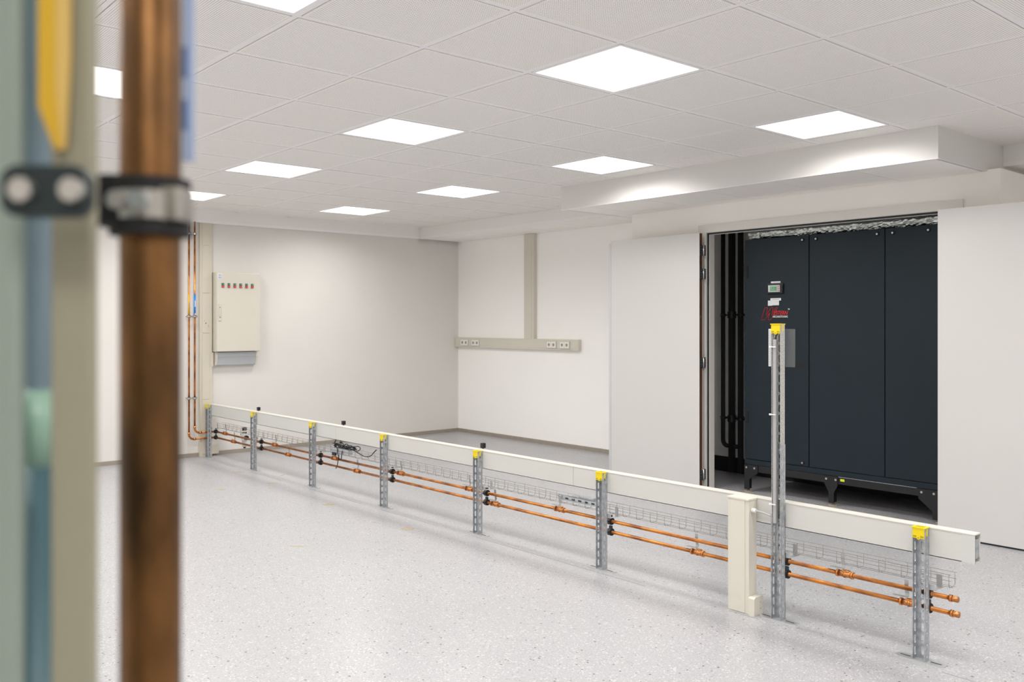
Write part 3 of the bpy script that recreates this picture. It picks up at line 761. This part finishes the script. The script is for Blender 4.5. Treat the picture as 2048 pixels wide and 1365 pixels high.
# ------------------------------------------------------------------ closet door frame, leaves
fr = thing('door_frame', (CX, 3.63, 0), 'pale door frame with dark rubber seal around the open closet', 'door frame')
MB().box(CX - .014, CX, OY1, OY1 + .082, 0, 2.232).build('side_casing', 'frame_paint', fr)
MB().box(CX - .014, CX, OY0 - .06, OY0, 0, 2.232).build('side_casing', 'frame_paint', fr)
MB().box(CX - .014, CX, OY0, OY1, OZ + .002, 2.232).build('head_casing', 'frame_paint', fr)
MB().box(CX + .002, CX + .020, OY1 - .006, OY1, 0, OZ).build('side_seal', 'seal', fr)
MB().box(CX + .002, CX + .022, OY0, OY1, OZ - .012, OZ).build('head_seal', 'seal', fr)
MB().box(CX + .020, CX + .085, OY1 - .012, OY1, 0, OZ - .016).build('jamb', 'frame_paint', fr)
MB().box(CX + .022, CX + .13, OY0, OY0 + .022, 0, OZ - .02).build('jamb', 'frame_paint', fr)
MB().box(CX + .022, CX + .042, OY0, OY1, OZ - .016, OZ).build('head_jamb', 'frame_paint', fr)

lf = thing('door_leaf', (6.10, 5.1, 0), 'white door leaf with brown edge, swung open flat left of the dark cabinet', 'door leaf', 'open closet door leaves')
LX, ly0, ly1, lz0, lz1 = 6.085, 4.659, 5.660, .012, 2.160
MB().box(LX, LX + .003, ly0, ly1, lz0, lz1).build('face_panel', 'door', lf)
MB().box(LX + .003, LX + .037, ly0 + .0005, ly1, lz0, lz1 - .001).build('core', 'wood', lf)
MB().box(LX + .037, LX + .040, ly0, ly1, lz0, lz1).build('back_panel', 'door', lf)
MB().box(LX + .008, LX + .040, ly1, ly1 + .036, lz0, lz1 - .018).build('rebate_strip', 'edge_strip', lf)
MB().box(LX + .001, LX + .006, ly1 - .001, ly1 + .002, lz0, lz1).build('edge_shadow_gap', 'dark_metal', lf)
for zz in (2.015, 1.818, 1.072, .13):
    h = MB().cyl((LX + .048, ly0 - .008), .008, 'z', zz - .045, zz + .045, 12).build('hinge', 'chrome', lf)
    MB().box(LX + .006, LX + .046, ly0 - .003, ly0 + .0002, zz - .045, zz + .042).box(LX + .050, LX + .090, ly0 - .004, ly0 - .001, zz - .042, zz + .045).build('hinge_plate', 'dark_metal', h)
    o = MB()
    for q in (-.032, -.011, .011, .032):
        o.cyl((LX + .020, zz + q), .003, 'y', ly0 - .0042, ly0 - .003, 8).cyl((LX + .075, zz + q), .003, 'y', ly0 - .0052, ly0 - .004, 8)
    o.build('hinge_screws', 'chrome', h)
MB().box(LX + .014, LX + .024, ly0 - .001, ly0 + .001, 1.44, 1.47).build('latch_plate', 'chrome', lf)

rf = thing('door_leaf', (6.0, 2.1, 0), 'large white door leaf at the right edge of the photo', 'door leaf', 'open closet door leaves')
RX, ry0, ry1 = 5.975, 1.60, 2.640
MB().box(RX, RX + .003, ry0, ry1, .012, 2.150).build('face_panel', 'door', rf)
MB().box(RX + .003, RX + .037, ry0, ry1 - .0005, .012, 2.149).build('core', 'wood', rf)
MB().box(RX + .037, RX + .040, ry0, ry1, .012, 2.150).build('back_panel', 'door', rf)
MB().box(RX + .004, RX + .036, ry0, ry1, .0005, .012).build('bottom_seal', 'seal', rf)
for zz in (2.0, 1.80, 1.06, .13):
    h = MB().cyl((RX + .07, ry1 + .004), .008, 'z', zz - .045, zz + .045, 12).build('hinge', 'chrome', rf)
    MB().box(RX + .006, RX + .07, ry1, ry1 + .003, zz - .045, zz + .042).box(RX + .07, CX - .012, ry1 - .002, ry1 + .001, zz - .042, zz + .045).build('hinge_plate', 'dark_metal', h)

# ------------------------------------------------------------------ air conditioning cabinet
AX = 6.36
ac = thing('air_conditioning_cabinet', (6.7, 3.5, 0), 'tall dark anthracite air conditioning cabinet on black legs inside the open closet', 'air conditioner')
ay0, ay1, az0, az1 = 2.55, 4.405, .230, 2.100
MB().box(AX + .022, 7.02, ay0, ay1, az0, az1).build('body', 'ac', ac)
MB().box(AX + .010, AX + .022, ay0 + .003, ay1 - .003, az0 + .01, az1 - .004).build('panel_gap', 'ac_gap', ac)
pan = []
for (a, b) in ((3.812, 4.402), (3.196, 3.804), (2.553, 3.188)):
    pan.append(MB().bbox(AX, AX + .012, a, b, .276, az1 - .002, .002).build('front_panel', 'ac', ac))
MB().bbox(AX + .001, AX + .02, ay0, ay1, az0, .270, .002).build('plinth_strip', 'ac', ac)
MB().box(AX + .004, 7.0, ay0, ay1, .172, .228).build('base_beam', 'ac_leg', ac)
MB().box(AX + .002, AX + .006, 2.96, 3.56, .2255, .2285).build('beam_edge', 'galv', ac)
for n, (yy, zz) in enumerate(((3.865, 2.062), (3.748, 2.062), (3.251, 2.062), (3.134, 2.062), (2.875, 2.062), (3.865, .300))):
    p = pan[0 if yy > 3.81 else (1 if yy > 3.19 else 2)]
    b = MB().cyl((yy, zz), .016, 'x', AX - .006, AX, 18).build('panel_lock', 'ac_gap', p)
    MB().cyl((yy, zz), .0075, 'x', AX - .0085, AX - .006, 12).build('lock_core', 'chrome', b)
for zz in (1.83, .62): MB().bbox(AX - .004, AX, 4.365, 4.385, zz - .05, zz + .05, .002).build('side_hinge', 'ac_gap', pan[0])
MB().box(AX - .001, AX + .001, 3.856, 3.949, 1.056, 1.086).build('vent_slot', 'ac_gap', pan[0])
o = MB()
for q in range(7): o.box(AX - .0015, AX, 3.862 + q * .012, 3.868 + q * .012, 1.058, 1.084)
o.build('vent_slats', 'ac_leg', pan[0])
# control display
dp = MB().bbox(AX - .016, AX, 4.033, 4.181, 1.642, 1.726, .012).build('control_display', 'ac_leg', ac)
MB().bbox(AX - .019, AX - .014, 4.058, 4.166, 1.656, 1.712, .006).build('bezel', 'grey_cover', dp)
MB().box(AX - .0200, AX - .0185, 4.080, 4.148, 1.664, 1.703).build('lcd_screen', 'lcd', dp)
o = MB()
for yy, z_, w_, h_ in ((4.098, 1.690, .009, .010), (4.098, 1.676, .009, .008), (4.120, 1.694, .010, .003), (4.120, 1.686, .012, .003), (4.130, 1.674, .006, .006), (4.112, 1.672, .005, .003)):
    o.box(AX - .0204, AX - .0199, yy - w_ / 2, yy + w_ / 2, z_ - h_ / 2, z_ + h_ / 2)
o.build('lcd_segments', 'lcd_ink', dp)
for q in range(3):
    for yy, c_ in ((4.157, 'paper'), (4.069, 'red_btn')):
        MB().bbox(AX - .0215, AX - .0185, yy - .005, yy + .005, 1.668 + q * .0155 - .004, 1.668 + q * .0155 + .004, .0012).build('key', c_, dp)
# labels
MB().box(AX - .0012, AX, 4.063, 4.151, 1.729, 1.743).build('label_strip', 'paper', ac)
l2 = MB().box(AX - .0012, AX, 4.058, 4.155, 1.587, 1.607).build('label_strip', 'paper', ac)
MB().box(AX - .0016, AX - .0011, 4.072, 4.138, 1.5945, 1.6005).build('label_print', 'grey_cover', l2)
MB().box(AX - .0010, AX, 4.139, 4.179, 1.546, 1.588).build('label_strip', 'paper', ac)
l4 = MB().bbox(AX - .0014, AX, 4.076, 4.139, 1.549, 1.588, .0005).build('label_strip', 'paper', ac)
MB().box(AX - .0018, AX - .0013, 4.084, 4.110, 1.576, 1.579).build('label_print', 'grey_cover', l4)
# lettering
def text_mesh(body, size, name, m, parent, y, z, w, h, shear=0.0, off=0.0, x=AX - .0012, ext=.0006, outline=False):
    c = bpy.data.curves.new(name, 'FONT'); c.body = body; c.size = 1; c.shear = shear; c.offset = off; c.extrude = 0.001
    t = bpy.data.objects.new('tmp', c); COL.objects.link(t)
    dg = bpy.context.evaluated_depsgraph_get(); dg.update()
    me = bpy.data.meshes.new_from_object(t.evaluated_get(dg)); bpy.data.objects.remove(t)
    xs = [v.co.x for v in me.vertices]; ys_ = [v.co.y for v in me.vertices]; zs = [v.co.z for v in me.vertices]
    off_ = wloc(parent)
    for v in me.vertices:
        u = (v.co.x - min(xs)) / (max(xs) - min(xs)); q = (v.co.y - min(ys_)) / (max(ys_) - min(ys_)); k_ = (v.co.z - min(zs)) / max(1e-9, max(zs) - min(zs))
        v.co = Vector((x - k_ * ext, y - u * w, z + q * h)) - off_
    me.materials.clear(); me.materials.append(M[m]); me.name = name
    ob = bpy.data.objects.new(name, me); COL.objects.link(ob); ob.parent = parent
    return ob
text_mesh('ESTERN', 1, 'lettering', 'logo_red', ac, 4.124, 1.470, .132, .034, shear=.35, off=.008)
text_mesh('AIRCONDITIONING', 1, 'lettering', 'logo_white', ac, 4.134, 1.449, .138, .016, off=.004)
text_mesh('TM', 1, 'lettering', 'logo_white', ac, 3.996, 1.510, .017, .012, off=.02)
# outlined slanted W
def WP(u, q): return (AX - .0012, 4.240 - u * .150, 1.432 + q * .099)
wp = [(.22, 1.0), (.42, 1.0), (.335, .42), (.62, 1.0), (.74, 1.0), (.66, .42), (.88, 1.0), (1.0, 1.0), (.62, 0.0), (.46, 0.0), (.545, .52), (.28, 0.0), (.0, 0.0)]
wp = [(.22, 1.0), (.40, 1.0), (.30, .36), (.62, 1.0), (.74, 1.0), (.66, .36), (.90, 1.0), (1.02, 1.0), (.58, 0.0), (.42, 0.0), (.52, .56), (.22, 0.0), (.0, 0.0)]
o = MB()
for a, b in zip(wp, wp[1:] + wp[:1]): o.tube([WP(*a), WP(*b)], .0016, 5)
o.build('outlined_letter', 'logo_red', ac)
# legs
def leg(poly, yl, pad=True):
    lg = MB().prism(poly, 'x', AX - .003, AX + .003)
    lg.box(AX + .003, AX + .05, yl - .016, yl + .016, .025, .2)
    l_ = lg.build('leg', 'ac_leg', ac)
    MB().cyl((AX + .025, yl), .010, 'z', .006, .03, 10).cyl((AX + .025, yl), .035, 'z', 0, .007, 14).build('foot_pad', 'residue', l_)
    return l_
l1 = leg([(4.405, .225), (4.275, .225), (4.275, .165), (4.355, .105), (4.355, .02), (4.405, .02)], 4.385)
l2_ = leg([(3.675, .225), (3.565, .225), (3.565, .165), (3.597, .10), (3.597, .02), (3.640, .02), (3.640, .10), (3.675, .165)], 3.618)
l3 = leg([(2.945, .225), (2.70, .225), (2.70, .02), (2.845, .02), (2.845, .075), (2.945, .155)], 2.80)
for lg, yy in ((l1, (4.382, 4.305)), (l2_, (3.658, 3.580)), (l3, (2.922, 2.835))):
    for y_ in yy: MB().cyl((y_, .203), .0085, 'x', AX - .008, AX - .003, 12).build('leg_bolt', 'chrome', lg)
MB().box(AX + .001, AX + .0045, 3.512, 3.545, .196, .214).build('sticker', 'bright_green', ac)
# foil wrapped duct on top
rr = random.Random(8)
vv = []; ff = []; nx, ny = 90, 9
for i in range(nx + 1):
    y = 4.375 - i * (4.375 - 2.56) / nx
    for k_ in range(ny + 1):
        a = PI * .62 * k_ / ny
        x = AX + .034 - .03 * math.sin(a) ** .7 + rr.uniform(-.006, .006) + (.10 * max(0, k_ - 6) / 3)
        z = az1 + .002 + .072 * k_ / ny + rr.uniform(-.004, .004) * (0 < k_)
        vv.append((x, y + rr.uniform(-.006, .006), z))
for i in range(nx):
    for k_ in range(ny):
        b = i * (ny + 1) + k_; ff.append((b, b + 1, b + ny + 2, b + ny + 1))
fo = thing('foil_wrapped_duct', (6.5, 3.5, az1), 'crumpled silver foil insulation lying along the top of the dark cabinet', 'foil insulation')
MB().add(vv, ff).build('foil_skin', 'foil', fo)
MB().box(AX + .07, AX + .4, 2.57, 4.37, az1, az1 + .066).build('duct_core', 'foil', fo)

# black insulated pipes in the closet
def ipipe(name_lab, x, y, r_, z0, z1, low=None, clampr=None):
    t = thing('insulated_pipe', (x, y, z0), name_lab, 'pipe', 'black insulated pipes in the closet')
    pts = [(x, y, z1), (x, y, z0 + .04)]
    if low:
        pts = [(x, y, z1)] + [(x, y - .05 + .05 * math.cos(a), z0 + .05 - .05 * math.sin(a)) for a in [PI / 2 * q / 6 for q in range(7)]] + [(x, y - low, z0)]
    MB().tube(pts, r_, 14).build('insulation', 'insul', t)
    for zz in (1.48, .53):
        c = MB().ring((x, y), r_ - .001, r_ + .008, 'z', zz - (.03 if r_ > .03 else .012), zz + (.03 if r_ > .03 else .012), 16).build('pipe_clamp', 'ac_leg', t)
        MB().cyl((y, zz), .006, 'x', x + r_, XR, 8).cyl((x, zz), .006, 'y', y - r_ - .03, y - r_, 8).build('clamp_rod', 'ac_leg', c)
        MB().cyl((y + .006, zz), .006, 'x', x - r_ - .013, x - r_ - .004, 8).build('clamp_screw', 'chrome' if r_ < .024 else 'ac_leg', c)
ipipe('thin black insulated pipe with an elbow, leftmost in the closet', 6.90, 5.012, .020, .275, SZ - .01, low=.19)
ipipe('thick black insulated pipe in the middle of the three closet pipes', 6.90, 4.915, .032, 0.0, SZ - .01)
ipipe('black insulated pipe right beside the dark cabinet', 6.90, 4.820, .026, 0.0, SZ - .01)

# ------------------------------------------------------------------ blurred foreground: pipes on an upright beside the camera
def FP(lat, d): return (d * fwd[0] + lat * rgt[0], d * fwd[1] + lat * rgt[1])
def fbox(mb, l0, l1, d0, d1, z0, z1):
    return mb.prism([FP(l0, d0), FP(l1, d0), FP(l1, d1), FP(l0, d1)], 'z', z0, z1)
def frbox(mb, l0, l1, d0, d1, z0, z1, b=.003):      # box with rounded upright edges
    pts = []
    for (cl, cdp, a) in ((l1 - b, d1 - b, 0), (l0 + b, d1 - b, 1), (l0 + b, d0 + b, 2), (l1 - b, d0 + b, 3)):
        for q in range(5):
            t = (a + q / 4) * PI / 2; pts.append(FP(cl + b * math.cos(t), cdp + b * math.sin(t)))
    return mb.prism(pts, 'z', z0, z1)
def fcyl(mb, lat, z, r_, d0, d1, n=16):              # cylinder pointing along the viewing depth
    vv = []
    for d in (d0, d1):
        for q in range(n):
            t = 2 * PI * q / n; x, y = FP(lat + r_ * math.cos(t), d); vv.append((x, y, z + r_ * math.sin(t)))
    return mb.add(vv, [tuple(range(n))[::-1], tuple(range(n, 2 * n))] + [(q, (q + 1) % n, n + (q + 1) % n, n + q) for q in range(n)])
M['upright_beige'] = mat('upright_beige', (0.29, 0.275, 0.197, 1), 0.5, var=0.04)
M['upright_green'] = mat('upright_grey_green', (0.25, 0.305, 0.265, 1), 0.45, var=0.05)
M['tube_blue'] = mat('tube_sky_reflection', (0.36, 0.50, 0.60, 1), 0.25, var=0.05)  # tube colours carry a reflection of sky, greenery and ground
M['tube_green'] = mat('tube_greenery_reflection', (0.30, 0.48, 0.38, 1), 0.3, var=0.08)
M['tube_teal'] = mat('tube_ground_reflection', (0.06, 0.13, 0.155, 1), 0.3, var=0.08)
M['teal_black'] = mat('teal_black_plastic', (0.006, 0.016, 0.018, 1), 0.5)
M['ochre'] = mat('ochre_label', (0.60, 0.36, 0.01, 1), 0.5, var=0.05)
M['ochre_pale'] = mat('ochre_label_pale', (0.62, 0.42, 0.12, 1), 0.5, var=0.05)
M['pale_blue'] = mat('pale_blue_label', (0.42, 0.52, 0.75, 1), 0.5, var=0.05)
M['mid_blue'] = mat('mid_blue_label', (0.14, 0.22, 0.44, 1), 0.5, var=0.05)
M['copper_near'] = mat('copper_dull_shaded', (0.22, 0.10, 0.03, 1), 0.42, 0.7, col2=(0.05, 0.025, 0.008, 1), scale=17, stretch=(2.2, 2.2, .8))  # dull patchy copper, darkened in colour for the shade beside the camera
# copper pipe
PLt, PD = -.1613, .40
cx_, cy_ = FP(PLt, PD)
r = thing('copper_pipe', (cx_, cy_, 0), 'thick blurred vertical copper pipe with black clamp in the foreground', 'pipe')
MB().cyl((cx_, cy_), .0131, 'z', 0, ZC, 28).build('pipe_run', 'copper_near', r)
zc = 1.4515
c = MB().ring((cx_, cy_), .0131, .0172, 'z', zc - .0125, zc + .0125, 28)
c.build('clamp', 'rubber', r); c = r.children[-1]
frbox(MB(), PLt - .0195, PLt - .006, PD - .0175, PD + .004, zc - .009, zc + .0125, .002).build('clamp_lug', 'rubber', c)
o = MB().ring((cx_, cy_), .0172, .0182, 'z', zc - .006, zc + .006, 28); frbox(o, PLt + .008, PLt + .0185, PD - .014, PD + .004, zc - .0065, zc + .0075, .002)
o.build('clamp_band', 'chrome', c)
for lt, m_ in ((-.006, 'chrome'), (.003, 'zinc')):
    o = MB(); fcyl(o, PLt + lt, zc + .001, .0040, PD - .0225, PD - .017, 12); o.build('clamp_bolt', m_, c)
o = MB(); fbox(o, PLt - .040, PLt - .0188, PD - .002, PD + .002, zc - .002, zc + .002); o.build('clamp_rod', 'dark_metal', c)
f = fbox(MB(), -.1500, -.1450, .4085, .4098, 1.474, 1.66).build('label_flag', 'pale_blue', r)
for a, b in ((1.488, 1.502), (1.512, 1.526)):
    fbox(MB(), -.1502, -.1478, .4080, .4100, a, b).build('label_print', 'mid_blue', f)
# uprights
x, y = FP(-.167, .36)
r = thing('beige_upright', (x, y, 0), 'blurred beige upright in the foreground left of the copper pipe', 'upright')
frbox(MB(), -.1765, -.1600, .342, .348, 0, ZC, .002).build('post', 'upright_beige', r)
x, y = FP(-.2, .36)
r = thing('grey_green_upright', (x, y, 0), 'blurred grey-green upright at the left edge of the photo', 'upright')
frbox(MB(), -.235, -.1850, .336, .342, 0, ZC, .002).build('post', 'upright_green', r)
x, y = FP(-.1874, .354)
r = thing('painted_reflection_tube', (x, y, 0), 'blurred tube with a painted blue, green and teal outdoor reflection between the foreground uprights', 'tube')
for a, b, m_ in ((1.374, ZC, 'tube_blue'), (1.344, 1.374, 'tube_green'), (0, 1.344, 'tube_teal')):  # reflected outdoor view painted on as stacked colour bands
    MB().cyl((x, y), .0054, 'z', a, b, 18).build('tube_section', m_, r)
x, y = FP(-.166, .321)
r = thing('clamp_bar', (x, y, 1.449), 'blurred dark clamp bar with two pale screw heads across the foreground uprights', 'clamp')
bm_ = MB(); pts = []
l0, l1, z0_, z1_, b_ = -.1815, -.1505, 1.4380, 1.4565, .006
vv = []
for d in (.318, .324):
    for (cl, cz, a) in ((l1 - b_, z1_ - b_, 0), (l0 + b_, z1_ - b_, 1), (l0 + b_, z0_ + b_, 2), (l1 - b_, z0_ + b_, 3)):
        for q in range(5):
            t = (a + q / 4) * PI / 2; X_, Y_ = FP(cl + b_ * math.cos(t), d); vv.append((X_, Y_, cz + b_ * math.sin(t)))
n_ = 20
bm_.add(vv, [tuple(range(n_))[::-1], tuple(range(n_, 2 * n_))] + [(q, (q + 1) % n_, n_ + (q + 1) % n_, n_ + q) for q in range(n_)])
bm_.build('bar', 'teal_black', r)
for lt in (-.1728, -.1550):
    o = MB(); fcyl(o, lt, 1.4472, .0042, .3140, .318); o.build('screw', 'chrome', r)
x, y = FP(-.172, .335)
r = thing('marker_tag', (x, y, 1.47), 'blurred yellow marker tag with a slanted lower end on the foreground upright', 'tag')
def slab(l_z, d0, d1, m_, nm, par):
    n = len(l_z); vv = [FP(l, d) + (z,) for d in (d0, d1) for (l, z) in l_z]
    return MB().add(vv, [tuple(range(n))[::-1], tuple(range(n, 2 * n))] + [(q, (q + 1) % n, n + (q + 1) % n, n + q) for q in range(n)]).build(nm, m_, par)
slab([(-.1785, 1.68), (-.1785, 1.482), (-.1725, 1.466), (-.1700, 1.466), (-.1722, 1.49), (-.1722, 1.68)], .3375, .3395, 'ochre', 'tag_front', r)
slab([(-.1722, 1.68), (-.1722, 1.49), (-.1700, 1.466), (-.1685, 1.466), (-.1668, 1.50), (-.1668, 1.68)], .3378, .3395, 'ochre_pale', 'tag_fold', r)
